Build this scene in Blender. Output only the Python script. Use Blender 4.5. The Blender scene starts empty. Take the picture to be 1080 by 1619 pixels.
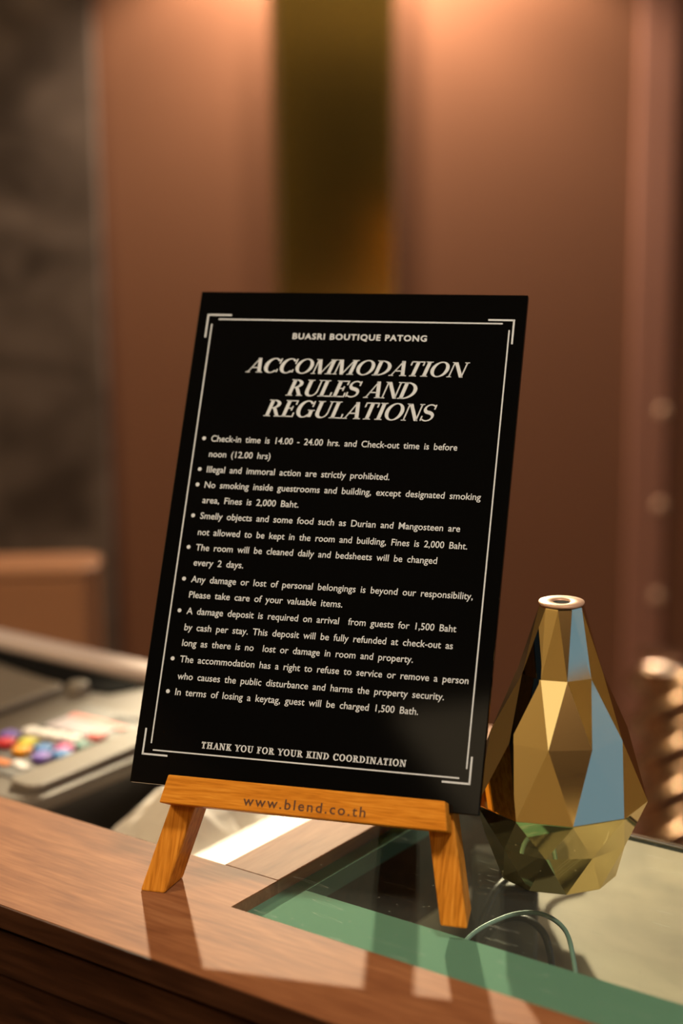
import bpy, bmesh, math, random
from mathutils import Vector, Matrix, Euler

C = bpy.context.scene.collection
SC = bpy.context.scene
R = math.radians
ZC = 1.02                       # height of the counter top over the floor
rnd = random.Random(7)

# ------------------------------------------------------------------ camera, world, lights, exposure
vs = SC.view_settings
SC.display_settings.display_device = 'sRGB'
vs.view_transform = 'Standard'
vs.look = 'None'
vs.gamma = 1.0
vs.use_curve_mapping = False
vs.exposure = 0.0
SC.cycles.use_denoising = True
SC.cycles.caustics_reflective = False
SC.cycles.caustics_refractive = False
SC.cycles.max_bounces = 10
SC.cycles.transparent_max_bounces = 16
SC.cycles.sample_clamp_indirect = 6.0

CAM_H = 0.4088                  # lens height over the counter top
PITCH, ROLL = 11.6719, -0.5436
cd = bpy.data.cameras.new('camera')
cam = bpy.data.objects.new('camera', cd)
C.objects.link(cam)
SC.camera = cam
cd.sensor_fit = 'VERTICAL'
cd.sensor_height = 36.0
cd.lens = 2599.9 / 1619 * 36.0
cd.clip_start = 0.02
cam.matrix_world = Matrix.Translation((0, 0, ZC + CAM_H)) @ Euler((R(90 - PITCH), 0, 0)).to_matrix().to_4x4() @ Matrix.Rotation(R(ROLL), 4, 'Z')
cd.dof.use_dof = True
cd.dof.focus_distance = 0.965
cd.dof.aperture_fstop = 2.9
cd.dof.aperture_blades = 0

wd = bpy.data.worlds.new('world')
SC.world = wd
wd.use_nodes = True
wd.node_tree.nodes['Background'].inputs[0].default_value = (0.30, 0.22, 0.17, 1)
wd.node_tree.nodes['Background'].inputs[1].default_value = 0.02

def lamp(name, kind, loc, energy, col, size=0.05, rot=(0, 0, 0), **kw):
    d = bpy.data.lights.new(name, kind)
    d.energy = energy
    d.color = col
    if kind == 'AREA':
        d.shape = 'RECTANGLE'
        d.size = size
        d.size_y = kw.get('size_y', size)
    else:
        d.shadow_soft_size = size
    if kind == 'SPOT':
        d.spot_size = R(kw.get('spot', 120))
        d.spot_blend = kw.get('blend', 0.6)
    o = bpy.data.objects.new(name, d)
    C.objects.link(o)
    o.location = (loc[0], loc[1], loc[2] + ZC)
    o.rotation_euler = rot
    return o

LAMP_A = Vector((-.060, 2.95, .935))      # spotlight aimed at the counter
WASH = [Vector((-.085, 2.98, .95)), Vector((.215, 2.99, .95))]   # downlights grazing the wall
CEIL = 2.20                     # ceiling height over the counter top
aim = (Vector((.10, .92, 0)) - LAMP_A).to_track_quat('-Z', 'Y').to_euler()
lamp('spot_light', 'SPOT', LAMP_A, 440, (1.0, .83, .55), .020, aim, spot=25.5, blend=.4)
for w_, e_ in zip(WASH, (43, 35)):
    lamp('wall_wash_light', 'SPOT', w_, e_, (1.0, .80, .58), .018, (0, 0, 0), spot=125, blend=.45)
lamp('overhead_fill', 'SPOT', (.45, -.10, CEIL - .04), 222, (1.0, .82, .62), .22, (0, 0, 0), spot=106, blend=.45)  # added fill from overhead for the rail, legs and wood
lamp('front_wall_fill', 'AREA', (.7, -2.35, CEIL - .04), 26, (1.0, .76, .48), .5)  # added fill, brightens the unseen front wall for the vase to reflect
lamp('left_wall_fill', 'AREA', (-2.1, .5, CEIL - .04), 58, (1.0, .76, .46), .5)  # added fill, warms the unseen left wall mirrored in the vase
lamp('vase_glow_fill', 'AREA', (-1.25, -2.15, CEIL - .02), 2.2, (1.0, .76, .46), .8)  # invented glowing patch that puts gold into the vase's front facets

# ------------------------------------------------------------------ helpers
def obj(name, bm, mat, parent=None, smooth=False, bevel=0, loc=None, rot=None):
    me = bpy.data.meshes.new(name)
    bmesh.ops.recalc_face_normals(bm, faces=bm.faces)
    bm.to_mesh(me)
    bm.free()
    me.materials.append(mat)
    o = bpy.data.objects.new(name, me)
    C.objects.link(o)
    if smooth:
        for p in me.polygons:
            p.use_smooth = True
    if bevel:
        m = o.modifiers.new('bevel', 'BEVEL')
        m.width = bevel
        m.segments = 2
        m.limit_method = 'ANGLE'
        m.angle_limit = R(25)
    if parent:
        o.parent = parent
    if loc is not None:
        o.location = loc
    if rot is not None:
        o.rotation_euler = rot
    return o

def tag(o, label, cat, group=None, kind=None):
    o['label'] = label
    o['category'] = cat
    if group:
        o['group'] = group
    if kind:
        o['kind'] = kind
    return o

def thing(name, loc, rz, label, cat, group=None):
    o = bpy.data.objects.new(name, None)
    o.empty_display_size = 0.05
    C.objects.link(o)
    o.location = (loc[0], loc[1], loc[2] + ZC)
    o.rotation_euler = (0, 0, rz)
    return tag(o, label, cat, group)

def box(bm, x0, x1, y0, y1, z0, z1, mtx=None):
    vs_ = [bm.verts.new((x, y, z)) for z in (z0, z1) for y in (y0, y1) for x in (x0, x1)]
    for f in ((0, 2, 3, 1), (4, 5, 7, 6), (0, 1, 5, 4), (2, 6, 7, 3), (0, 4, 6, 2), (1, 3, 7, 5)):
        bm.faces.new([vs_[i] for i in f])
    if mtx is not None:
        for v in vs_:
            v.co = mtx @ v.co
    return vs_

def hexa(bm, pts):              # 8 points: bottom quad then top quad
    vs_ = [bm.verts.new(p) for p in pts]
    for f in ((3, 2, 1, 0), (4, 5, 6, 7), (0, 1, 5, 4), (1, 2, 6, 5), (2, 3, 7, 6), (3, 0, 4, 7)):
        bm.faces.new([vs_[i] for i in f])

def prism(bm, outline, z0, z1):
    a = [bm.verts.new((x, y, z0)) for x, y in outline]
    b = [bm.verts.new((x, y, z1)) for x, y in outline]
    n = len(a)
    bm.faces.new(a[::-1])
    bm.faces.new(b)
    for i in range(n):
        bm.faces.new((a[i], a[(i + 1) % n], b[(i + 1) % n], b[i]))

def tube(bm, pts, r, n=10):
    pts = [Vector(p) for p in pts]
    rings = []
    prev = None
    for i, p in enumerate(pts):
        t = (pts[min(i + 1, len(pts) - 1)] - pts[max(i - 1, 0)]).normalized()
        if prev is None:
            ref = Vector((0, 0, 1)) if abs(t.z) < .9 else Vector((1, 0, 0))
            u = t.cross(ref).normalized()
        else:
            u = (prev - t * prev.dot(t)).normalized()
        prev = u
        v = t.cross(u)
        rings.append([bm.verts.new(p + (u * math.cos(2 * math.pi * k / n) + v * math.sin(2 * math.pi * k / n)) * r) for k in range(n)])
    for a, b in zip(rings, rings[1:]):
        for k in range(n):
            bm.faces.new((a[k], a[(k + 1) % n], b[(k + 1) % n], b[k]))
    bm.faces.new(rings[0][::-1])
    bm.faces.new(rings[-1])

def spline(pts, n=12):
    P = [Vector(p) for p in pts]
    P = [P[0] * 2 - P[1]] + P + [P[-1] * 2 - P[-2]]
    out = []
    for i in range(1, len(P) - 2):
        for k in range(n):
            t = k / n
            a, b, c, d = P[i - 1:i + 3]
            out.append(0.5 * ((2 * b) + (c - a) * t + (2 * a - 5 * b + 4 * c - d) * t * t + (3 * b - a - 3 * c + d) * t ** 3))
    out.append(P[-2])
    return out

def rrect(x0, x1, y0, y1, r, n=6):
    o = []
    for cx, cy, a0 in ((x1 - r, y1 - r, 0), (x0 + r, y1 - r, 90), (x0 + r, y0 + r, 180), (x1 - r, y0 + r, 270)):
        for k in range(n + 1):
            a = R(a0 + 90 * k / n)
            o.append((cx + r * math.cos(a), cy + r * math.sin(a)))
    return o

# ------------------------------------------------------------------ materials
def mat(name, col=(.5, .5, .5), rough=.5, metal=0.0, spec=.5, emit=None, es=1.0):
    m = bpy.data.materials.new(name)
    m.use_nodes = True
    b = m.node_tree.nodes['Principled BSDF']
    b.inputs['Base Color'].default_value = (*col, 1)
    b.inputs['Roughness'].default_value = rough
    b.inputs['Metallic'].default_value = metal
    b.inputs['Specular IOR Level'].default_value = spec
    if emit:
        b.inputs['Emission Color'].default_value = (*emit, 1)
        b.inputs['Emission Strength'].default_value = es
    return m

def nodes(m):
    return m.node_tree.nodes, m.node_tree.links, m.node_tree.nodes['Principled BSDF']

def ramp(N, stops):
    r = N.new('ShaderNodeValToRGB')
    e = r.color_ramp.elements
    while len(e) < len(stops):
        e.new(0.5)
    for k, (p, c) in enumerate(stops):
        e[k].position = p
        e[k].color = (*c, 1)
    return r

def wood(name, dark, mid, light, scale=(2.5, 60, 60), rough=.35, bump=.12, spec=.06, rot=(0, 0, 0), lean=0.0):
    m = mat(name, mid, rough, 0, spec)
    N, L, b = nodes(m)
    tc = N.new('ShaderNodeTexCoord')
    mp = N.new('ShaderNodeMapping')
    mp.inputs['Scale'].default_value = scale
    mp.inputs['Rotation'].default_value = rot
    if lean:                     # grain follows a leaning member
        mp.vector_type = 'TEXTURE'
        mp.inputs['Scale'].default_value = [1 / k for k in scale]
        mp.inputs['Rotation'].default_value = (-lean, 0, 0)
    L.new(tc.outputs['Object'], mp.inputs['Vector'])
    n1 = N.new('ShaderNodeTexNoise')
    n1.inputs['Scale'].default_value = 1.0
    n1.inputs['Detail'].default_value = 5
    n1.inputs['Distortion'].default_value = 1.2
    L.new(mp.outputs[0], n1.inputs['Vector'])
    n2 = N.new('ShaderNodeTexNoise')
    n2.inputs['Scale'].default_value = 5.0
    n2.inputs['Detail'].default_value = 4
    L.new(mp.outputs[0], n2.inputs['Vector'])
    mx = N.new('ShaderNodeMix')
    mx.data_type = 'FLOAT'
    mx.inputs[0].default_value = .42
    L.new(n1.outputs['Fac'], mx.inputs[2])
    L.new(n2.outputs['Fac'], mx.inputs[3])
    r = ramp(N, [(.36, dark), (.5, mid), (.64, light)])
    L.new(mx.outputs[0], r.inputs[0])
    L.new(r.outputs[0], b.inputs['Base Color'])
    bp = N.new('ShaderNodeBump')
    bp.inputs['Strength'].default_value = bump
    bp.inputs['Distance'].default_value = .001
    L.new(mx.outputs[0], bp.inputs['Height'])
    L.new(bp.outputs[0], b.inputs['Normal'])
    return m

def stone(name, c0, c1, c2, scale=4, rough=.4, det=6, dist=1.0):
    m = mat(name, c1, rough, 0, .15)
    N, L, b = nodes(m)
    tc = N.new('ShaderNodeTexCoord')
    n1 = N.new('ShaderNodeTexNoise')
    n1.inputs['Scale'].default_value = scale
    n1.inputs['Detail'].default_value = det
    n1.inputs['Distortion'].default_value = dist
    L.new(tc.outputs['Object'], n1.inputs['Vector'])
    r = ramp(N, [(.36, c0), (.5, c1), (.66, c2)])
    L.new(n1.outputs['Fac'], r.inputs[0])
    L.new(r.outputs[0], b.inputs['Base Color'])
    return m

def glass_mat(name, tint):
    m = bpy.data.materials.new(name)
    m.use_nodes = True
    N, L = m.node_tree.nodes, m.node_tree.links
    N.clear()
    out = N.new('ShaderNodeOutputMaterial')
    tr = N.new('ShaderNodeBsdfTransparent')
    tr.inputs[0].default_value = (*tint, 1)
    df = N.new('ShaderNodeBsdfDiffuse')
    df.inputs[0].default_value = (.75, .78, .70, 1)
    tc = N.new('ShaderNodeTexCoord')
    # dust specks
    vo = N.new('ShaderNodeTexVoronoi')
    vo.inputs['Scale'].default_value = 95
    L.new(tc.outputs['Object'], vo.inputs['Vector'])
    r1 = ramp(N, [(.0, (1, 1, 1)), (.045, (.7, .7, .7)), (.075, (0, 0, 0))])
    L.new(vo.outputs['Distance'], r1.inputs[0])
    # hair scratches: thin bands of stretched, warped noise
    fac = None
    for ang, sc in ((25, (7, 90, 1)), (-38, (9, 80, 1))):
        mp = N.new('ShaderNodeMapping')
        mp.inputs['Rotation'].default_value = (0, 0, R(ang))
        mp.inputs['Scale'].default_value = sc
        L.new(tc.outputs['Object'], mp.inputs['Vector'])
        nz = N.new('ShaderNodeTexNoise')
        nz.inputs['Scale'].default_value = 2.0
        nz.inputs['Detail'].default_value = 1
        L.new(mp.outputs[0], nz.inputs['Vector'])
        r2 = ramp(N, [(.722, (0, 0, 0)), (.733, (1, 1, 1)), (.745, (0, 0, 0))])
        L.new(nz.outputs['Fac'], r2.inputs[0])
        a = N.new('ShaderNodeMath')
        a.operation = 'MAXIMUM'
        L.new((fac or r1).outputs[0], a.inputs[0])
        L.new(r2.outputs[0], a.inputs[1])
        fac = a
    ma = N.new('ShaderNodeMath')
    ma.operation = 'MULTIPLY_ADD'
    ma.inputs[1].default_value = .16
    ma.inputs[2].default_value = .016
    L.new(fac.outputs[0], ma.inputs[0])
    mx = N.new('ShaderNodeMixShader')
    L.new(ma.outputs[0], mx.inputs[0])
    L.new(tr.outputs[0], mx.inputs[1])
    L.new(df.outputs[0], mx.inputs[2])
    L.new(mx.outputs[0], out.inputs[0])
    return m

M = {}
M['copper'] = mat('copper_brown_lacquer', (.215, .094, .053), .42)
M['copper_pink'] = mat('rose_brown_lacquer', (.36, .17, .125), .40)
M['marble'] = stone('dark_grey_marble', (.060, .045, .038), (.11, .084, .072), (.17, .13, .112), 5.5, .35)
M['mirror'] = mat('bronze_mirror', (.52, .40, .13), .15, 1.0)
M['brass'] = mat('polished_brass', (.80, .55, .24), .18, 1.0)
M['stud'] = mat('pale_copper', (.80, .52, .38), .35, .2)
M['room'] = mat('warm_plaster', (.70, .57, .34), .8)
M['ceil'] = mat('dark_ceiling_paint', (.035, .026, .020), .8)
M['reflected_dark'] = mat('dark_reflected_panel', (.06, .035, .02), .7)
M['floor'] = stone('brown_floor_tile', (.10, .065, .045), (.14, .095, .065), (.19, .13, .09), 3, .3)
M['black'] = mat('matt_black', (.006, .006, .006), .6)
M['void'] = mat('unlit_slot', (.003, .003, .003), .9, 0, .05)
M['dark_door'] = mat('black_opening', (.008, .006, .005), .7)
M['walnut'] = wood('walnut_along_counter', (.150, .054, .023), (.205, .080, .034), (.262, .112, .050), (7, 70, 70), .58, .06)
M['walnut_side'] = wood('walnut_across_counter', (.20, .082, .040), (.27, .122, .060), (.335, .165, .088), (70, 7, 70), .58, .06)
M['walnut_dark'] = wood('dark_walnut_front', (.014, .0055, .003), (.032, .012, .006), (.055, .022, .011), (4, 30, 45), .42, .1)  # dark front wood; also paints the shade on the top's edge
M['teak'] = wood('orange_teak', (.40, .135, .010), (.54, .20, .018), (.64, .27, .032), (18, 260, 260), .42, .12)
M['teak_leg'] = wood('orange_teak_leg', (.32, .108, .009), (.50, .190, .019), (.60, .255, .034), (240, 240, 14), .42, .12, lean=R(26.8634))
M['burn'] = mat('burnt_lettering', (.075, .026, .008), .7)
M['acrylic'] = mat('black_acrylic', (.0020, .0020, .0020), .06, 0, .28)
M['white'] = mat('white_print', (.52, .57, .64), .5, 0, .2)
M['glass'] = glass_mat('green_tinted_glass', (.935, .975, .945))
M['glass_edge'] = mat('green_glass_edge', (.06, .15, .11), .15)
M['frost'] = mat('pale_green_ledge', (.082, .178, .135), .8, 0, .03)
M['concrete'] = stone('grey_beige_concrete', (.165, .135, .092), (.235, .19, .13), (.29, .24, .165), 9, .55, 8)
M['gold'] = mat('mirror_gold', (.92, .76, .39), .04, 1.0)
M['rose_gold'] = mat('rose_gold_rim', (.50, .31, .215), .5, .35)
M['rose'] = mat('rose_gold_twist', (.90, .66, .50), .2, 1.0)
M['steel'] = mat('grey_steel', (.45, .46, .44), .25, 1.0)
M['greyplastic'] = mat('warm_grey_plastic', (.120, .098, .077), .45, 0, .2)
M['greyplastic2'] = mat('grey_beige_plastic', (.165, .137, .108), .42, 0, .2)
M['railpale'] = mat('pale_pink_plastic', (.58, .47, .44), .3)
M['darkplastic'] = mat('charcoal_plastic', (.020, .017, .015), .4)
M['olive'] = mat('dark_olive_plastic', (.15, .135, .10), .6)
M['darkmat'] = mat('dark_brown_pad', (.035, .025, .02), .5)
M['paper'] = mat('white_paper', (.84, .80, .77), .7)
M['paper2'] = mat('bright_white_paper', (.90, .88, .84), .6)
M['leather'] = mat('tan_brown_panel', (.36, .165, .08), .5, 0, .2)
M['cable'] = mat('grey_green_cable', (.12, .21, .19), .45)
M['blackcable'] = mat('black_cable', (.010, .008, .007), .45)
def flat(n, c, ro=.4):
    M[n] = mat(n, c, ro)
flat('key_red', (.62, .02, .03)); flat('key_orange', (.90, .36, .01)); flat('key_lime', (.60, .55, .02))
flat('key_blue', (.01, .17, .50)); flat('key_violet', (.17, .10, .50)); flat('key_magenta', (.55, .01, .22))
flat('key_teal', (.03, .17, .14)); flat('key_coral', (.85, .16, .14)); flat('key_white', (.80, .76, .74))
flat('label_lilac', (.42, .36, .41)); flat('label_coral', (.80, .22, .18)); flat('print_orange', (.75, .22, .05))

# ------------------------------------------------------------------ the room
def structure(o):
    o['kind'] = 'structure'
    return o

WY = 3.10                        # back wall plane
bm = bmesh.new(); box(bm, -2.4, 2.4, -2.8, WY + .2, ZC - ZC - .1, 0)
structure(obj('floor', bm, M['floor']))
bm = bmesh.new(); box(bm, -2.4, 2.4, -2.8, WY + .2, ZC + CEIL, ZC + CEIL + .1)
structure(obj('ceiling', bm, M['ceil']))
bm = bmesh.new(); box(bm, -.60, .80, WY, WY + .1, 0, ZC + CEIL)
structure(obj('wall_back', bm, M['copper']))
bm = bmesh.new(); box(bm, .80, 2.4, WY, WY + .1, 0, ZC + CEIL)
structure(obj('wall_back_right', bm, M['copper']))
bm = bmesh.new(); box(bm, -2.4, -.60, WY, WY + .1, 0, ZC + CEIL)
structure(obj('wall_back_left', bm, M['marble']))
bm = bmesh.new(); box(bm, -1.5, -.440, WY - .03, WY, 0, ZC + CEIL)
structure(obj('wall_marble_pier', bm, M['marble'], bevel=.004))
bm = bmesh.new(); box(bm, .548, .622, WY - .012, WY, 0, ZC + CEIL)
structure(obj('trim_1', bm, M['copper_pink'], bevel=.006))
bm = bmesh.new(); box(bm, -2.5, -2.4, -2.8, WY + .2, 0, ZC + CEIL)
structure(obj('wall_left', bm, M['room']))
# right wall with a window opening
WX = 2.4
bm = bmesh.new()
wy0, wy1, wz0, wz1 = -2.20, 1.25, ZC - .20, ZC + 1.45
box(bm, WX, WX + .1, -2.8, wy0, 0, ZC + CEIL)
box(bm, WX, WX + .1, wy1, WY + .2, 0, ZC + CEIL)
box(bm, WX, WX + .1, wy0, wy1, 0, wz0)
box(bm, WX, WX + .1, wy0, wy1, wz1, ZC + CEIL)
structure(obj('wall_right', bm, M['room']))
M['sky_pane'] = mat('blue_evening_window', (.02, .03, .05), .1, emit=(.20, .40, .85), es=.65)
bm = bmesh.new(); box(bm, WX + .05, WX + .06, wy0, wy1, wz0, wz1)
win = structure(obj('window_1', bm, M['sky_pane']))
bm = bmesh.new()
for y in (wy0, -1.05, .10, wy1 - .05):
    box(bm, WX + .015, WX + .05, y, y + .05, wz0, wz1)
for z in (wz0, ZC + .62, wz1 - .05):
    box(bm, WX + .015, WX + .05, wy0, wy1, z, z + .05)
structure(obj('window_frame', bm, M['room'], win))
# wall behind the viewer, with a dark doorway
bm = bmesh.new()
FY = -2.7
dx0, dx1, dz = -.92, .02, ZC + 1.06
box(bm, -2.4, dx0, FY - .1, FY, 0, ZC + CEIL)
box(bm, dx1, 2.4, FY - .1, FY, 0, ZC + CEIL)
box(bm, dx0, dx1, FY - .1, FY, dz, ZC + CEIL)
structure(obj('wall_front', bm, M['room']))
bm = bmesh.new(); box(bm, .1, 2.39, FY, FY + .03, ZC + 1.22, ZC + CEIL)  # dark panel added out of view for the vase to reflect
structure(obj('added_dark_panel', bm, M['reflected_dark']))
bm = bmesh.new(); box(bm, dx0, dx1, FY - .09, FY - .05, 0, dz)
structure(obj('door_1', bm, M['dark_door']))

# bronze mirror strip on the back wall
mi = thing('wall_mirror', (-.006, WY - .006, -ZC + .1), R(-2.5), 'tall narrow bronze mirror strip with brass edges on the brown wall', 'mirror')
bm = bmesh.new(); box(bm, -.107, .107, -.012, 0, 0, 2.28)
obj('mirror_glass', bm, M['mirror'], mi)
for sx in (-1, 1):
    bm = bmesh.new(); box(bm, sx * .1075 - .0035, sx * .1075 + .0035, -.017, 0, 0, 2.28)
    obj('edge_strip', bm, M['brass'], mi, bevel=.001)

# three studs on the pilaster
for zz, lab in ((-.040, 'round pale stud, topmost of three on the pinkish wall strip'),
                (-.222, 'round pale stud, middle one of three on the pinkish wall strip'),
                (-.402, 'round pale stud, lowest of three on the pinkish wall strip')):
    st = thing('wall_stud', (.610, WY - .012, zz), 0, lab, 'stud', 'studs on the wall strip')
    bm = bmesh.new()
    bmesh.ops.create_uvsphere(bm, u_segments=20, v_segments=12, radius=.0095)
    for v in bm.verts:
        v.co.y *= .55
    bm2 = obj('stud_head', bm, M['stud'], st, smooth=True)
    bm = bmesh.new()
    bmesh.ops.create_cone(bm, cap_ends=True, segments=24, radius1=.0125, radius2=.0115, depth=.003, matrix=Matrix.Rotation(R(90), 4, 'X'))
    obj('stud_washer', bm, M['stud'], st)

# ------------------------------------------------------------------ counter (local x along the front edge, local y across it)
A = R(-35.8524)
Dv = Vector((math.cos(A), math.sin(A), 0))
Nv = Vector((-math.sin(A), math.cos(A), 0))
def cw(d, n, z=0):               # counter coordinates -> world (z over the counter top)
    return Dv * d + Nv * n + Vector((0, 0, z))
D0, N0 = -.48, .594              # origin of the counter frame
ctr = cw(D0, N0, 0)
def cb(bm, d0, d1, n0, n1, z0, z1):
    box(bm, d0 - D0, d1 - D0, n0 - N0, n1 - N0, z0, z1)

DZ0 = -.0999
DL, DR = -1.48, .50              # counter ends
base = thing('reception_counter', (ctr.x, ctr.y, -ZC), A, 'dark walnut reception counter front below the wooden top', 'counter')
bm = bmesh.new(); box(bm, DL - D0, DR - D0, .006, .026, 0, ZC - .0145)
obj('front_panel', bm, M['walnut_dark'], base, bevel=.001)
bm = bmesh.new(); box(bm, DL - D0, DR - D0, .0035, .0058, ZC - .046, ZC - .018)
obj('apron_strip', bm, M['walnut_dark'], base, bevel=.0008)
for d in (DL, -.63, DR - .02):
    bm = bmesh.new(); box(bm, d - D0, d + .02 - D0, .026, .10, 0, ZC - .1255)
    obj('support_panel', bm, M['walnut_dark'], base)
top = thing('counter_top', (ctr.x, ctr.y, 0), A, 'walnut wood counter top with an inset glass panel', 'counter top')
GN0, GN1, GD0, GD1 = .668, .889, -.563, .50
bm = bmesh.new()
cb(bm, DL, DR, .5956, GN0, -.014, 0)
cb(bm, DL, GD0, GN0, .711, -.014, 0)
obj('front_board', bm, M['walnut'], top)
bm = bmesh.new(); cb(bm, DL, DR, .594, .5955, -.014, -.0003)  # front edge of the top, its shade put in as darker colour
obj('shaded_edge', bm, M['walnut_dark'], top, bevel=.0004)
bm = bmesh.new(); cb(bm, -.6036, GD0, .7114, 1.02, -.020, 0)
obj('side_board', bm, M['walnut_side'], top, bevel=.0006)
bm = bmesh.new(); cb(bm, GD0, GD1, GN0, .7245, -.020, -.0085)
cb(bm, GD0, GD0 + .011, .7245, GN1, -.020, -.0085)
obj('glass_ledge', bm, M['frost'], top)
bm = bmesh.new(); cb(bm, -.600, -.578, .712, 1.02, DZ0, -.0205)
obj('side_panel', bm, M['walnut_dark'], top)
gp = thing('glass_pane', (ctr.x, ctr.y, 0), A, 'clear greenish glass panel set flush into the wooden counter top', 'glass')
bm = bmesh.new(); cb(bm, GD0 + .001, GD1, GN0 + .0008, GN1 - .0016, -.008, 0)
obj('pane', bm, M['glass'], gp)
bm = bmesh.new(); cb(bm, GD0 + .022, GD1, GN1 - .0015, GN1 + .0015, -.0025, .0006)
obj('edge_trim', bm, M['steel'], gp, bevel=.0005)

desk = thing('lower_desk', (ctr.x, ctr.y, -.1), A, 'grey beige concrete desk surface one step below the counter top', 'desk')
DZ = -.100
bm = bmesh.new(); cb(bm, DL + .03, DR - .03, .622, 1.108, -.025, 0)
obj('slab', bm, M['concrete'], desk)
bm = bmesh.new(); box(bm, DL + .05 - D0, DR - .05 - D0, .46, .48, -.92, -.025)
obj('back_panel', bm, M['walnut_dark'], desk)

# ------------------------------------------------------------------ lettering
def txt_mesh(body, weight=0.0, word=1.0, char=1.0):
    cu = bpy.data.curves.new('text', 'FONT')
    cu.body = body
    cu.size = 1
    cu.offset = weight
    cu.space_word = word
    cu.space_character = char
    cu.resolution_u = 3
    o = bpy.data.objects.new('text', cu)
    C.objects.link(o)
    dg = bpy.context.evaluated_depsgraph_get()
    me = bpy.data.meshes.new_from_object(o.evaluated_get(dg))
    bpy.data.objects.remove(o)
    bpy.data.curves.remove(cu)
    return me

CAP = None
def add_text(bm, body, x0, x1, y, cap, z, weight=0.0, word=1.0, char=1.0, shear=0.0):
    global CAP
    if CAP is None:
        m_ = txt_mesh('H')
        CAP = max(v.co.y for v in m_.vertices)
    me = txt_mesh(body, weight, word, char)
    xs = [v.co.x for v in me.vertices]
    a, b = min(xs), max(xs)
    k = cap / CAP
    kx = (x1 - x0) / (b - a)
    vv = [bm.verts.new((x0 + (v.co.x - a) * kx + shear * v.co.y * k, y + v.co.y * k, z)) for v in me.vertices]
    for p in me.polygons:
        try:
            bm.faces.new([vv[i] for i in p.vertices])
        except ValueError:
            pass
    bpy.data.meshes.remove(me)

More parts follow.
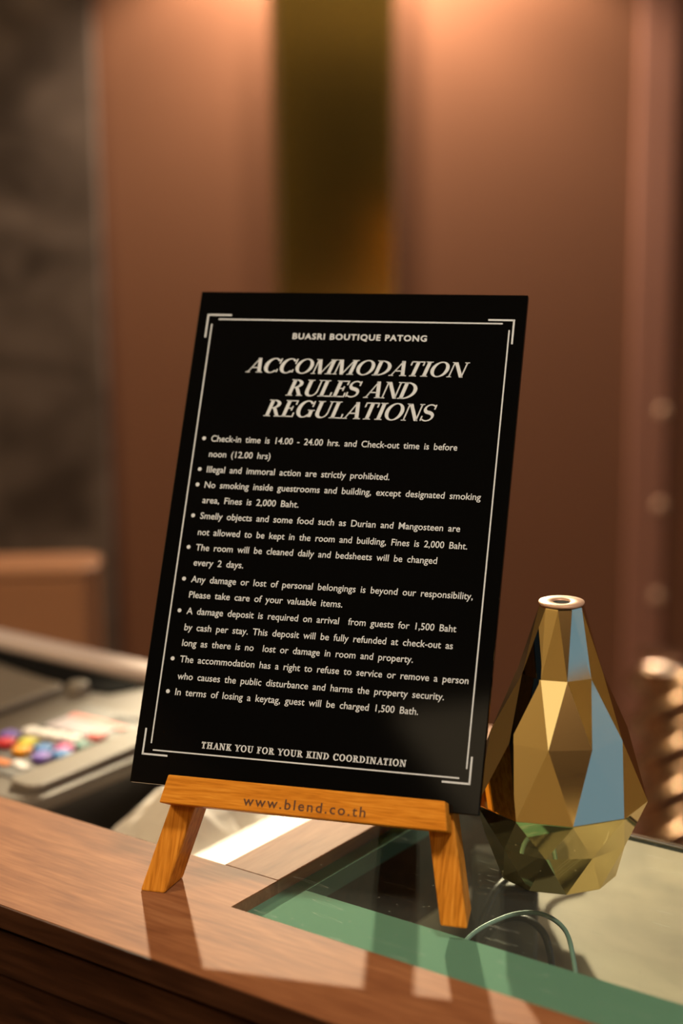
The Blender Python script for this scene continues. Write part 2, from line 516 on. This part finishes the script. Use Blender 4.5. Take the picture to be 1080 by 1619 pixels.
# capitals with serifs, drawn from strokes; unit cap height
class Caps:
    def __init__(s, T, t, h, sw):
        s.T, s.t, s.h, s.sw = T, t, h, sw
    def glyph(s, ch):
        T, t, h, sw = s.T, s.t, s.h, s.sw
        P = []
        def rect(x0, x1, y0, y1): P.append([(x0, y0), (x1, y0), (x1, y1), (x0, y1)])
        def serif(x, w, y):      # foot or head serif around a stem
            y0, y1 = (0, h) if y == 0 else (1 - h, 1)
            rect(x - sw, x + w + sw, y0, y1)
            b = sw * .5          # bracket
            e = h + b * .7
            if y == 0: P.append([(x - b, h), (x + w + b, h), (x + w, e), (x, e)])
            else: P.append([(x, 1 - e), (x + w, 1 - e), (x + w + b, 1 - h), (x - b, 1 - h)])
        def stem(x, w=None, b=True, tp=True):
            w = T if w is None else w
            rect(x, x + w, 0, 1)
            if b: serif(x, w, 0)
            if tp: serif(x, w, 1)
        def diag(xa, ya, xb, yb, w): P.append([(xa, ya), (xa + w, ya), (xb + w, yb), (xb, yb)])
        def arc(cx, cy, rx, ry, ix, iy, a0, a1, ox=0, n=22):
            for k in range(n):
                u, v = R(a0 + (a1 - a0) * k / n), R(a0 + (a1 - a0) * (k + 1) / n)
                P.append([(cx + rx * math.cos(u), cy + ry * math.sin(u)), (cx + rx * math.cos(v), cy + ry * math.sin(v)),
                          (cx + ox + ix * math.cos(v), cy + iy * math.sin(v)), (cx + ox + ix * math.cos(u), cy + iy * math.sin(u))])
        def tip(x, y0, y1, w=None):
            w = t if w is None else w
            rect(x - w, x, y0, y1)
        W = .7
        if ch == 'A':
            diag(.06, 0, .40, 1, t); diag(.62 - T * .1, 0, .40 - T * .35, 1, T)
            rect(.17, .60, .30, .30 + t); serif(.06, t, 0); serif(.62 - T * .1, T, 0); W = .80
        elif ch in 'CG':
            arc(.42, .5, .42, .515, .42 - T, .515 - t, 42, 318, T * .12)
            tip(.79, .64, .98, t * 1.1); W = .80
            if ch == 'C': tip(.79, .06, .27, t)
            else:
                rect(.66, .66 + T, .04, .46); rect(.66 - sw, .66 + T + sw, .46 - h, .46); W = .9
        elif ch == 'D':
            stem(sw); arc(sw + T * .8, .5, .58, .5, .58 - T, .5 - t, -90, 90); W = .66 + sw + T * .8 - .05
            rect(sw, sw + T, 0, t); rect(sw, sw + T, 1 - t, 1)
        elif ch in 'EFL':
            stem(sw); x = sw + T
            if ch != 'L':
                rect(sw, .60, 1 - t, 1); tip(.62, .74, 1, t * 1.1)
                rect(x, .46, .49, .49 + t); tip(.49, .38, .65, t)
            if ch != 'F':
                rect(sw, .62, 0, t); tip(.66, 0, .27, t * 1.1)
            W = .68 if ch != 'F' else .64
        elif ch == 'H':
            stem(sw); stem(.58); rect(sw, .62, .49, .49 + t); W = .58 + T + sw
        elif ch == 'I':
            stem(sw); W = T + 2 * sw
        elif ch == 'K':
            stem(sw); diag(sw + T - .02, .40, .58, 1, t * 1.2); diag(.58, 0, .26, .60, T); serif(.55, T, 0); serif(.55, t, 1); W = .8
        elif ch == 'M':
            stem(sw, t); diag(.48 - T * .5, 0, sw, 1, T); diag(.48 - t * .5, 0, .82, 1, t); stem(.82, T); W = .82 + T + sw
        elif ch == 'N':
            stem(sw, t); diag(.70 - T * .35, 0, sw, 1, T); rect(.70, .70 + t, 0, 1); serif(.70, t, 1); W = .70 + t + sw
        elif ch == 'O':
            arc(.45, .5, .45, .515, .45 - T, .515 - t, 0, 360, 0, 36); W = .90
        elif ch == 'R':
            stem(sw); arc(sw + T * .9, .735, .40, .265, .40 - T, .265 - t, -90, 90, 0, 16)
            rect(sw, sw + T, 1 - t, 1); diag(.62, 0, .32, .5, T); serif(.62, T * .8, 0); W = .82
        elif ch == 'S':
            pts = []
            for k in range(15):
                a = R(38 + (270 - 38) * k / 14); pts.append((.31 + .235 * math.cos(a), .745 + .225 * math.sin(a)))
            for k in range(1, 15):
                a = R(90 - (90 + 142) * k / 14); pts.append((.31 + .255 * math.cos(a), .265 + .235 * math.sin(a)))
            n = len(pts)
            prev = None
            for k in range(n):
                p, q = pts[max(k - 1, 0)], pts[min(k + 1, n - 1)]
                dx, dy = q[0] - p[0], q[1] - p[1]; l = math.hypot(dx, dy) or 1
                f = math.exp(-((k - (n - 1) / 2) / (n * .2)) ** 2)
                w_ = (t + (T * 1.05 - t) * f) / 2
                e = ((pts[k][0] - dy / l * w_, pts[k][1] + dx / l * w_), (pts[k][0] + dy / l * w_, pts[k][1] - dx / l * w_))
                if prev: P.append([prev[0], prev[1], e[1], e[0]])
                prev = e
            tip(.57, .70, .98, t); tip(.09, .03, .31, t); W = .62
        elif ch == 'T':
            x = .36 - T / 2
            stem(x, T, True, False); rect(.02, .70, 1 - t, 1); tip(.02 + t, .72, 1, t); tip(.70, .72, 1, t); W = .72
        elif ch == 'U':
            rect(sw, sw + T, .30, 1); serif(sw, T, 1); rect(.66, .66 + t, .30, 1); serif(.66, t, 1)
            cx = (sw + .66 + t) / 2; rx = (.66 + t - sw) / 2
            arc(cx, .31, rx, .325, rx - T * .75, .325 - t * 1.2, 180, 360, T * .3); W = .66 + t + sw
        elif ch == 'Y':
            x = .38 - T / 2
            rect(x, x + T, 0, .45); serif(x, T, 0); diag(x, .42, .05, 1, T); diag(x + T - t, .42, .66, 1, t); serif(.04, T, 1); serif(.66, t, 1); W = .76
        else:
            W = .34
        return P, W
    def line(s, bm, body, x0, x1, y, cap, z, shear=0.0, gap=.08):
        polys, x = [], 0
        for ch in body:
            P, W = s.glyph(ch)
            for p in P:
                polys.append([(px + x, py) for px, py in p])
            x += W + gap
        polys = [[(px + shear * py, py) for px, py in p] for p in polys]
        a = min(px for p in polys for px, _ in p); b = max(px for p in polys for px, _ in p)
        k = (x1 - x0) / (b - a)
        for i, p in enumerate(polys):
            vv = [bm.verts.new((x0 + (px - a) * k, y + py * cap, z)) for px, py in p]
            bm.faces.new(vv)

# ------------------------------------------------------------------ the sign (local x across, y back, z up; tilted parts baked in)
S, T_ = R(-16.0707), R(26.8634)
sign_pt = Vector((-.0260, .8918, .0570))
TILT = Matrix.Rotation(R(90) - T_, 4, 'X')    # (u, v, off) -> local upright frame
def tilt(bm, shift=Vector((0, 0, 0))):
    for v in bm.verts:
        v.co = TILT @ v.co + shift
sg = thing('sign_board', sign_pt, S, 'black acrylic rules sign with white lettering leaning on the small wooden easel', 'sign')
SH, ST = .3118, .004
bm = bmesh.new(); box(bm, -.105, .105, 0, SH, -ST, 0); tilt(bm)
obj('panel', bm, M['acrylic'], sg, bevel=.0005)
ZT = .00025
bm = bmesh.new()
def ln(x0, x1, y0, y1): 
    vv = [bm.verts.new(p) for p in ((x0, y0, ZT), (x1, y0, ZT), (x1, y1, ZT), (x0, y1, ZT))]
    bm.faces.new(vv)
q = .00085
ln(-.0907, .0913, .2930 - q / 2, .2930 + q / 2)
ln(-.0932, .0919, .0197 - q / 2, .0197 + q / 2)
ln(-.0948 - q / 2, -.0948 + q / 2, .0236, .2897)
ln(.0956 - q / 2, .0956 + q / 2, .0252, .2890)
tilt(bm); obj('border_line', bm, M['white'], sg)
for sx, y, d in ((-1, .2959, -1), (1, .2953, -1), (-1, .0170, 1), (1, .0170, 1)):
    bm = bmesh.new()
    w_ = .0011
    x = sx * .0980 - (.0013 if sx < 0 and d > 0 else 0)
    ln(min(x, x - sx * .0158), max(x, x - sx * .0158), y - w_ / 2, y + w_ / 2)
    ln(x - w_ / 2, x + w_ / 2, min(y - d * w_ / 2, y + d * .0153), max(y - d * w_ / 2, y + d * .0153))
    tilt(bm); obj('corner_mark', bm, M['white'], sg)
bm = bmesh.new(); add_text(bm, 'BUASRI BOUTIQUE PATONG', -.0402, .0455, .2807, .0037, ZT, .026, 1.05, 1.15); tilt(bm)
obj('shop_name', bm, M['white'], sg)
ser = Caps(.182, .066, .044, .085)
for body, x0, x1, y, cap in (('ACCOMMODATION', -.0681, .0738, .2580, .0097), ('RULES AND', -.0400, .0430, .2434, .0107), ('REGULATIONS', -.0526, .0565, .2296, .0109)):
    bm = bmesh.new(); ser.line(bm, body, x0, x1, y, cap, ZT, .27, .03 if body != 'RULES AND' else .0); tilt(bm)
    obj('title_line', bm, M['white'], sg)
rules = [
 [('Check-in time is 14.00 - 24.00 hrs. and Check-out time is before', .0713, .2139), ('noon (12.00 hrs)', -.0443, .2039)],
 [('Illegal and immoral action are strictly prohibited.', .0320, .1939)],
 [('No smoking inside guestrooms and building, except designated smoking', .0884, .1840), ('area, Fines is 2,000 Baht.', -.0225, .1742)],
 [('Smelly objects and some food such as Durian and Mangosteen are', .0780, .1642), ('not allowed to be kept in the room and building, Fines is 2,000 Baht.', .0833, .1539)],
 [('The room will be cleaned daily and bedsheets will be changed', .0662, .1442), ('every 2 days.', -.0523, .1347)],
 [('Any damage or lost of personal belongings is beyond our responsibility,', .0895, .1243), ('Please take care of your valuable items.', .0123, .1147)],
 [('A damage deposit is required on arrival  from guests for 1,500 Baht', .0817, .1046), ('by cash per stay. This deposit will be fully refunded at check-out as', .0807, .0946), ('long as there is no  lost or damage in room and property.', .0582, .0850)],
 [('The accommodation has a right to refuse to service or remove a person', .0918, .0751), ('who causes the public disturbance and harms the property security.', .0786, .0648)],
 [('In terms of losing a keytag, guest will be charged 1,500 Bath.', .0645, .0552)],
]
for para in rules:
    bm = bmesh.new()
    for i, (body, x1, y) in enumerate(para):
        add_text(bm, body, -.0843, x1, y - .0019, .0040, ZT, .008, 1.7, 1.0, .03)
        if i == 0:
            bmesh.ops.create_circle(bm, cap_ends=True, segments=14, radius=.00125, matrix=Matrix.Translation((-.0890, y, ZT)))
    tilt(bm); obj('rule_text', bm, M['white'], sg)
slab = Caps(.22, .13, .13, .10)
bm = bmesh.new(); slab.line(bm, 'THANK YOU FOR YOUR KIND COORDINATION', -.0632, .0606, .0232, .0040, ZT, 0, .13); tilt(bm)
obj('closing_line', bm, M['white'], sg)

# ------------------------------------------------------------------ the easel
foot_z = 0.0
ez_org = Vector((sign_pt.x, sign_pt.y, 0))
ez = thing('tabletop_easel', ez_org, S, 'small orange brown wooden easel holding the black sign on the counter', 'easel')
lift = Vector((0, 0, sign_pt.z))
GAP = .0003
def leg_front(side):
    # in (u, v, off): front face just behind the sign, bottom cut level with the table
    ct, st_ = math.cos(T_), math.sin(T_)
    of0, of1 = -ST - GAP, -ST - GAP - .021
    def vfoot(off): return (-sign_pt.z - off * st_) / ct
    vtop = .262
    if side < 0:
        ul = lambda v: -.0905 + (v + .062) * .217
    else:
        ul = lambda v: .0885 - (v + .062) * .235
    w_ = .0155
    p = []
    for v, top_ in (('f', 0), ('t', 1)):
        for of, du in ((of0, 0), (of0, w_), (of1, w_), (of1, 0)):
            vv = vfoot(of) if v == 'f' else vtop
            p.append(TILT @ Vector((ul(vv) + du, vv, of)) + lift)
    bm = bmesh.new()
    hexa(bm, p)
    return bm
for s_ in (-1, 1):
    obj('front_leg', leg_front(s_), M['teak_leg'], ez, bevel=.0012)
# rail: ledge with a low lip in front of the sign, ends cut on the slant
prof = [(-.0035, -.0110), (.0120, -.0112), (.0120, .0053), (.0012, .0053), (.0012, -.0006), (-.0035, -.0006)]   # (off, v)
bm = bmesh.new()
fr = lambda v: (v + .0112) / .0165
a_ = [bm.verts.new(TILT @ Vector((-.0802 + .0032 * fr(v), v, of)) + lift) for of, v in prof]
b_ = [bm.verts.new(TILT @ Vector((.0904 - .0028 * fr(v), v, of)) + lift) for of, v in prof]
bm.faces.new(a_); bm.faces.new(b_[::-1])
for i in range(6):
    bm.faces.new((a_[i], b_[i], b_[(i + 1) % 6], a_[(i + 1) % 6]))
rail = obj('rail', bm, M['teak'], ez, bevel=.0008)
bm = bmesh.new(); add_text(bm, 'www.blend.co.th', -.0292, .0432, -.0080, .0056, .0121, .012, 1, 1.25); tilt(bm, lift)
obj('burnt_web_address', bm, M['burn'], rail)
bm = bmesh.new(); box(bm, -.046, .030, .232, .262, -ST - GAP - .033, -ST - GAP - .0212); tilt(bm, lift)
obj('top_block', bm, M['teak'], ez, bevel=.001)
# rear prop leg, hinged behind the sign
hp = TILT @ Vector((-.034, .235, -ST - .040)) + lift
ft = Vector((.031, .1115, 0))
bm = bmesh.new()
wv = .0110
hexa(bm, [(ft.x - wv, ft.y - .006, 0), (ft.x + wv, ft.y - .006, 0), (ft.x + wv, ft.y + .006, 0), (ft.x - wv, ft.y + .006, 0),
          (hp.x - wv, hp.y - .006, hp.z), (hp.x + wv, hp.y - .006, hp.z), (hp.x + wv, hp.y + .006, hp.z), (hp.x - wv, hp.y + .006, hp.z)])
obj('rear_leg', bm, M['teak_leg'], ez, bevel=.001)
bm = bmesh.new()
hm = TILT @ Vector((-.030, .240, -ST - .0345)) + lift
tube(bm, [hm + Vector((-.016, 0, 0)), hm + Vector((.016, 0, 0))], .0028, 10)
obj('hinge', bm, M['brass'], ez)

# ------------------------------------------------------------------ the faceted vase
vx, vy, ph = .1262, .9164, -1.539
VR = [.0128, .0246, .0402, .0524, .0432, .0350]
VZ = [.1639, .1250, .0890, .0490, .0252, .0003]
va = thing('faceted_vase', (vx, vy, 0), 0, 'gold faceted geometric vase standing on the glass beside the sign', 'vase')
bm = bmesh.new()
rings = []
for k in range(6):
    hf = .5 if k in (0, 2, 4) else 0
    rings.append([bm.verts.new((VR[k] * math.cos(ph + math.pi / 5 * (i - hf)), VR[k] * math.sin(ph + math.pi / 5 * (i - hf)), VZ[k])) for i in range(10)])
for k in range(5):
    a, b = rings[k], rings[k + 1]
    for i in range(10):
        j = (i + 1) % 10
        if k % 2 == 0:           # a has the half step: a[i] lies between b[i-1] and b[i]
            bm.faces.new((a[i], b[i], b[i - 1])); bm.faces.new((a[i], a[j], b[i]))
        else:                    # b has the half step
            bm.faces.new((b[i], a[i - 1], a[i])); bm.faces.new((b[i], a[i], b[j]))
bm.faces.new(rings[-1])
inner = [bm.verts.new((v.co.x * .93, v.co.y * .93, VZ[0] + .0006)) for v in rings[0]]
for i in range(10):
    bm.faces.new((rings[0][i], rings[0][(i + 1) % 10], inner[(i + 1) % 10], inner[i]))
bm.faces.new(inner)
obj('body', bm, M['gold'], va, bevel=.0006)
bm = bmesh.new()
n = 30
prof = [(.0129, 0), (.0133, .0008), (.0131, .0014), (.0075, .0016), (.0050, .0010), (.0046, -.0030)]
rg = [[bm.verts.new((r_ * math.cos(2 * math.pi * i / n), r_ * math.sin(2 * math.pi * i / n), VZ[0] + .0007 + z_)) for i in range(n)] for r_, z_ in prof]
for a, b in zip(rg, rg[1:]):
    for i in range(n):
        bm.faces.new((a[i], a[(i + 1) % n], b[(i + 1) % n], b[i]))
rim = obj('rim', bm, M['rose_gold'], va, smooth=True)
bm = bmesh.new(); bmesh.ops.create_circle(bm, cap_ends=True, segments=24, radius=.0050, matrix=Matrix.Translation((0, 0, VZ[0] + .0012)))
obj('opening', bm, M['void'], va)

# ------------------------------------------------------------------ cables and adapter on the shelf under the glass
def cpts(L): return [cw(d, n_, z) + Vector((0, 0, ZC)) for d, n_, z in L]
bm = bmesh.new()
arc = [(-.462, .7290, -.099), (-.462, .735, -.060), (-.4615, .755, -.030), (-.452, .783, -.022), (-.436, .797, -.020), (-.415, .790, -.021), (-.396, .766, -.024), (-.3806, .742, -.033), (-.372, .729, -.062), (-.369, .7275, -.098)]
tube(bm, spline(cpts(arc), 10), .0014, 8)
tag(obj('signal_cable', bm, M['cable'], smooth=True), 'thin grey green cable arched close under the glass beside the right easel leg', 'cable')
ad = cw(-.495, .782, DZ)
pa = thing('power_adapter', ad, A, 'flat black power adapter with a looped cable lying under the glass near the vase', 'adapter')
bm = bmesh.new(); prism(bm, rrect(-.066, .084, -.036, .036, .006), 0, .034)  # body extended to give the vase's lower facets a dark reflection
obj('body', bm, M['darkplastic'], pa, bevel=.002)
bm = bmesh.new(); tube(bm, [(-.005, .036, .020), (-.005, .046, .020)], .004, 10)
obj('strain_relief', bm, M['blackcable'], pa)
tb = thing('dark_box', (.1065, 1.03, DZ), R(-3), 'dark olive grey box standing under the glass behind the cables', 'box')  # dark box filling the dark area under the glass
bm = bmesh.new(); prism(bm, rrect(-.021, .021, -.035, .035, .003), 0, .050)
obj('case', bm, M['olive'], tb, bevel=.0015)
bm = bmesh.new(); prism(bm, rrect(-.019, .019, -.033, .033, .003), .050, .054)
obj('lid', bm, M['olive'], tb, bevel=.001)
bm = bmesh.new()
lp = [(-.500, .829, -.080), (-.496, .836, -.070), (-.484, .838, -.054), (-.466, .836, -.047), (-.452, .834, -.052), (-.444, .830, -.066), (-.443, .830, -.085), (-.440, .840, -.0975)]
bl = [(-.500, .829, -.080), (-.499, .838, -.060), (-.497, .852, -.043), (-.498, .870, -.040), (-.506, .900, -.039), (-.523, .932, -.041), (-.532, .955, -.060), (-.530, .975, -.088), (-.51, 1.0, -.0975)]
tube(bm, spline(cpts(lp), 8), .0023, 8)
tube(bm, spline(cpts(bl), 8), .0023, 8)
bm.transform((Matrix.Translation((ad.x, ad.y, ad.z + ZC)) @ Matrix.Rotation(A, 4, 'Z')).inverted())
obj('power_cable', bm, M['blackcable'], pa, smooth=True)

# ------------------------------------------------------------------ the printer on the lower desk
pr = thing('printer', cw(-1.05, .94, DZ), A, 'grey beige desktop printer with coloured keys behind the counter at left', 'printer')
def pl(d, n_): return (d + 1.05, n_ - .94)
H1 = .060
def pbox(bm, d0, d1, n0, n1, z0, z1): box(bm, d0 + 1.05, d1 + 1.05, n0 - .94, n1 - .94, z0, z1)
bm = bmesh.new(); prism(bm, rrect(-.30, .188, -.150, .135, .02), 0, .044)
obj('body', bm, M['darkplastic'], pr, bevel=.003)
bm = bmesh.new(); prism(bm, rrect(-.306, .197, -.158, .140, .026), .044, H1 - .002)
obj('deck', bm, M['greyplastic'], pr, bevel=.004)
bm = bmesh.new(); prism(bm, rrect(.075, .155, -.125, .035, .004), H1 - .002, H1 - .0005)
kp = obj('key_panel', bm, M['darkmat'], pr)
# raised frame bars round the key panel
bm = bmesh.new(); prism(bm, rrect(.157, .188, -.140, .128, .010), H1 - .0021, H1 + .004)
obj('side_bar', bm, M['greyplastic2'], pr, bevel=.002)
bm = bmesh.new(); prism(bm, rrect(-.28, .030, -.120, .056, .014), H1 - .0021, H1 + .005)
obj('scan_lid', bm, M['greyplastic2'], pr, bevel=.004)
bm = bmesh.new(); prism(bm, [(-.16, .108), (-.12, .084), (.03, .062), (.066, .068), (.082, .104)], H1 - .0021, H1 + .0002)
obj('paper_slot', bm, M['void'], pr)
bm = bmesh.new(); prism(bm, rrect(-.30, .10, .112, .136, .006), H1 - .0021, H1 + .010)
obj('rear_rail', bm, M['railpale'], pr, bevel=.003)
bm = bmesh.new()
x, y = pl(-1.01, .996); bmesh.ops.create_cone(bm, cap_ends=True, segments=24, radius1=.011, radius2=.009, depth=.010, matrix=Matrix.Translation((x, y, H1 + .003)))
obj('round_knob', bm, M['greyplastic2'], pr, bevel=.002)
keys = [('key_red', -.9577, .8622), ('key_violet', -.9690, .8760), ('key_lime', -.9435, .8718), ('key_orange', -.9340, .8569), ('key_blue', -.9219, .8687),
        ('key_violet', -.9100, .8550), ('key_magenta', -.9085, .8785), ('key_blue', -.9010, .8675), ('key_teal', -.9025, .8915), ('key_coral', -.9085, .9150)]
for mname, d, n_ in keys:
    x, y = pl(d, n_)
    bm = bmesh.new(); prism(bm, rrect(x - .0068, x + .0068, y - .0068, y + .0068, .003, 4), H1 - .0005, H1 + .004)
    o = obj('key', bm, M[mname], pr, bevel=.001)
    o['label'] = mname[4:] + ' key'
for k in range(4):
    f_ = k / 3
    x, y = pl(-.9600 + .041 * f_, .8915 + .006 * f_)
    bm = bmesh.new(); prism(bm, rrect(x - .0062, x + .0062, y - .0062, y + .0062, .004, 4), H1 - .0005, H1 + .0045)
    o = obj('key', bm, M['key_white'], pr, bevel=.001)
    o['label'] = 'white key'
x0, y0 = pl(-.966, .913); x1, y1 = pl(-.910, .949)
bm = bmesh.new(); prism(bm, [(x0, y0), (x1, y0), (x1, y1), (x0, y1)], H1 - .0005, H1 + .0006)
lb = obj('label_sticker', bm, M['label_lilac'], pr)
bm = bmesh.new(); prism(bm, [(x0, y1 - .010), (x1 + .006, y1 - .010), (x1 + .006, y1 - .001), (x0, y1 - .001)], H1 + .0006, H1 + .0010)
obj('printed_stripe', bm, M['label_coral'], lb)
bm = bmesh.new()
x, y = pl(-.9265, .832); prism(bm, rrect(x - .012, x + .004, y - .004, y + .004, .002, 3), H1 - .0005, H1 + .0008)
obj('orange_print', bm, M['print_orange'], pr)
for k in range(3):
    x, y = pl(-.920 + .006 * k, .838 - .002 * k)
    bm = bmesh.new(); prism(bm, rrect(x - .0026, x + .0026, y - .004, y + .004, .001, 3), H1 - .0005, H1 + .0008)
    obj('white_print', bm, M['key_white'], pr)
for k in range(5):
    x, y = pl(-.930 + .007 * k, .958 + .003 * k)
    bm = bmesh.new(); prism(bm, rrect(x - .0022, x + .0022, y - .008, y + .008, .001, 3), H1 - .0021, H1 - .0005)
    obj('grey_print', bm, M['label_lilac'], pr)

# ------------------------------------------------------------------ papers on the lower desk
def sheet(name, pts_fn, nu, nv, th, m, label, cat):
    bm = bmesh.new()
    g = [[bm.verts.new(pts_fn(i / nu, j / nv)) for j in range(nv + 1)] for i in range(nu + 1)]
    for i in range(nu):
        for j in range(nv):
            bm.faces.new((g[i][j], g[i + 1][j], g[i + 1][j + 1], g[i][j + 1]))
    o = obj(name, bm, m)
    md = o.modifiers.new('solid', 'SOLIDIFY'); md.thickness = th; md.offset = 1
    return tag(o, label, cat)
def bag(u, v):
    d = -.843 + .088 * u; n_ = .835 + .16 * v
    z = DZ + .003 + .052 * math.sin(math.pi * min(1, .08 + u * .90)) * (.75 + .25 * math.cos(3 * v)) * min(1, (v / .22) ** .6) + .005 * abs(math.sin(7 * u + 4 * v)) + .005 * abs(math.sin(8 * v - 5 * u)) - .004
    z += rnd.uniform(-.004, .004)
    p = cw(d + .008 * math.sin(5 * v), n_ + .006 * math.sin(4 * u), max(z, DZ + .001)); p.z += ZC
    return p
sheet('crumpled_paper', bag, 9, 11, .0006, M['paper'], 'crumpled pinkish white paper lying on the lower desk behind the left easel leg', 'paper')
ps = thing('paper_stack', cw(-.672, .900, DZ), A, 'stack of bright white paper on the lower desk beside the wooden side board', 'paper')
for k in range(6):
    bm = bmesh.new()
    o_ = rnd.uniform(-.0008, .0008)
    box(bm, -.062 + o_, .062 + o_, -.125 - o_, .125 - o_, k * .005, k * .005 + .0047)
    obj('ream_layer', bm, M['paper2'], ps)

# ------------------------------------------------------------------ brown cabinet behind the printer
cb_ = thing('low_cabinet', (-.4765, 1.96, -ZC), R(3), 'tan brown low cabinet with rounded corner behind the printer', 'cabinet')
HC = ZC - .055
bm = bmesh.new(); prism(bm, rrect(-.30, .178, -.045, .045, .022), .06, HC - .012)
obj('body', bm, M['leather'], cb_, bevel=.003)
bm = bmesh.new(); prism(bm, rrect(-.302, .180, -.047, .047, .024), HC - .012, HC)
obj('top', bm, M['leather'], cb_, bevel=.005)
bm = bmesh.new(); prism(bm, rrect(-.28, .165, -.035, .035, .015), 0, .06)
obj('plinth', bm, M['black'], cb_)

# ------------------------------------------------------------------ twisted gold column at the right edge
tc_ = thing('twisted_column', (.440, 2.05, -ZC), 0, 'shiny gold twisted column at the right edge behind the vase', 'column')
bm = bmesh.new()
HT = ZC - .215
nz, na = 150, 48
rows = []
for k in range(nz + 1):
    z = .04 + (HT - .04) * k / nz
    rows.append([bm.verts.new(((.058 + .012 * math.cos(4 * (2 * math.pi * i / na) - z * 2 * math.pi / .060)) * math.cos(2 * math.pi * i / na),
                               (.058 + .012 * math.cos(4 * (2 * math.pi * i / na) - z * 2 * math.pi / .060)) * math.sin(2 * math.pi * i / na), z)) for i in range(na)])
for a, b in zip(rows, rows[1:]):
    for i in range(na):
        bm.faces.new((a[i], a[(i + 1) % na], b[(i + 1) % na], b[i]))
bm.faces.new(rows[0][::-1]); bm.faces.new(rows[-1])
obj('twisted_shaft', bm, M['rose'], tc_, smooth=True)
bm = bmesh.new(); bmesh.ops.create_cone(bm, cap_ends=True, segments=40, radius1=.09, radius2=.075, depth=.04, matrix=Matrix.Translation((0, 0, .02)))
obj('foot', bm, M['brass'], tc_, bevel=.003)

# ------------------------------------------------------------------ the spotlight housing above the mirror (just over the frame)
for L_, where in ((WASH[0], 'left of the bronze mirror'), (WASH[1], 'right of the bronze mirror'), (LAMP_A, 'farthest to the left, aimed at the counter')):
    sp = thing('wall_spotlight', (L_.x, WY, L_.z + .07), 0, 'small brass wall spotlight high on the wall, ' + where, 'lamp', 'wall spotlights over the mirror')
    bm = bmesh.new(); bmesh.ops.create_cone(bm, cap_ends=True, segments=28, radius1=.03, radius2=.03, depth=.012, matrix=Matrix.Translation((0, -.008, 0)) @ Matrix.Rotation(R(90), 4, 'X'))
    obj('wall_plate', bm, M['brass'], sp, bevel=.001)
    ln_ = WY - L_.y
    bm = bmesh.new(); tube(bm, [(0, -.012, 0), (0, -ln_, 0)], .006, 10)
    obj('arm', bm, M['brass'], sp)
    bm = bmesh.new(); tube(bm, [(0, -ln_, .02), (0, -ln_, -.040)], .020, 20)
    obj('lamp_holder', bm, M['brass'], sp)
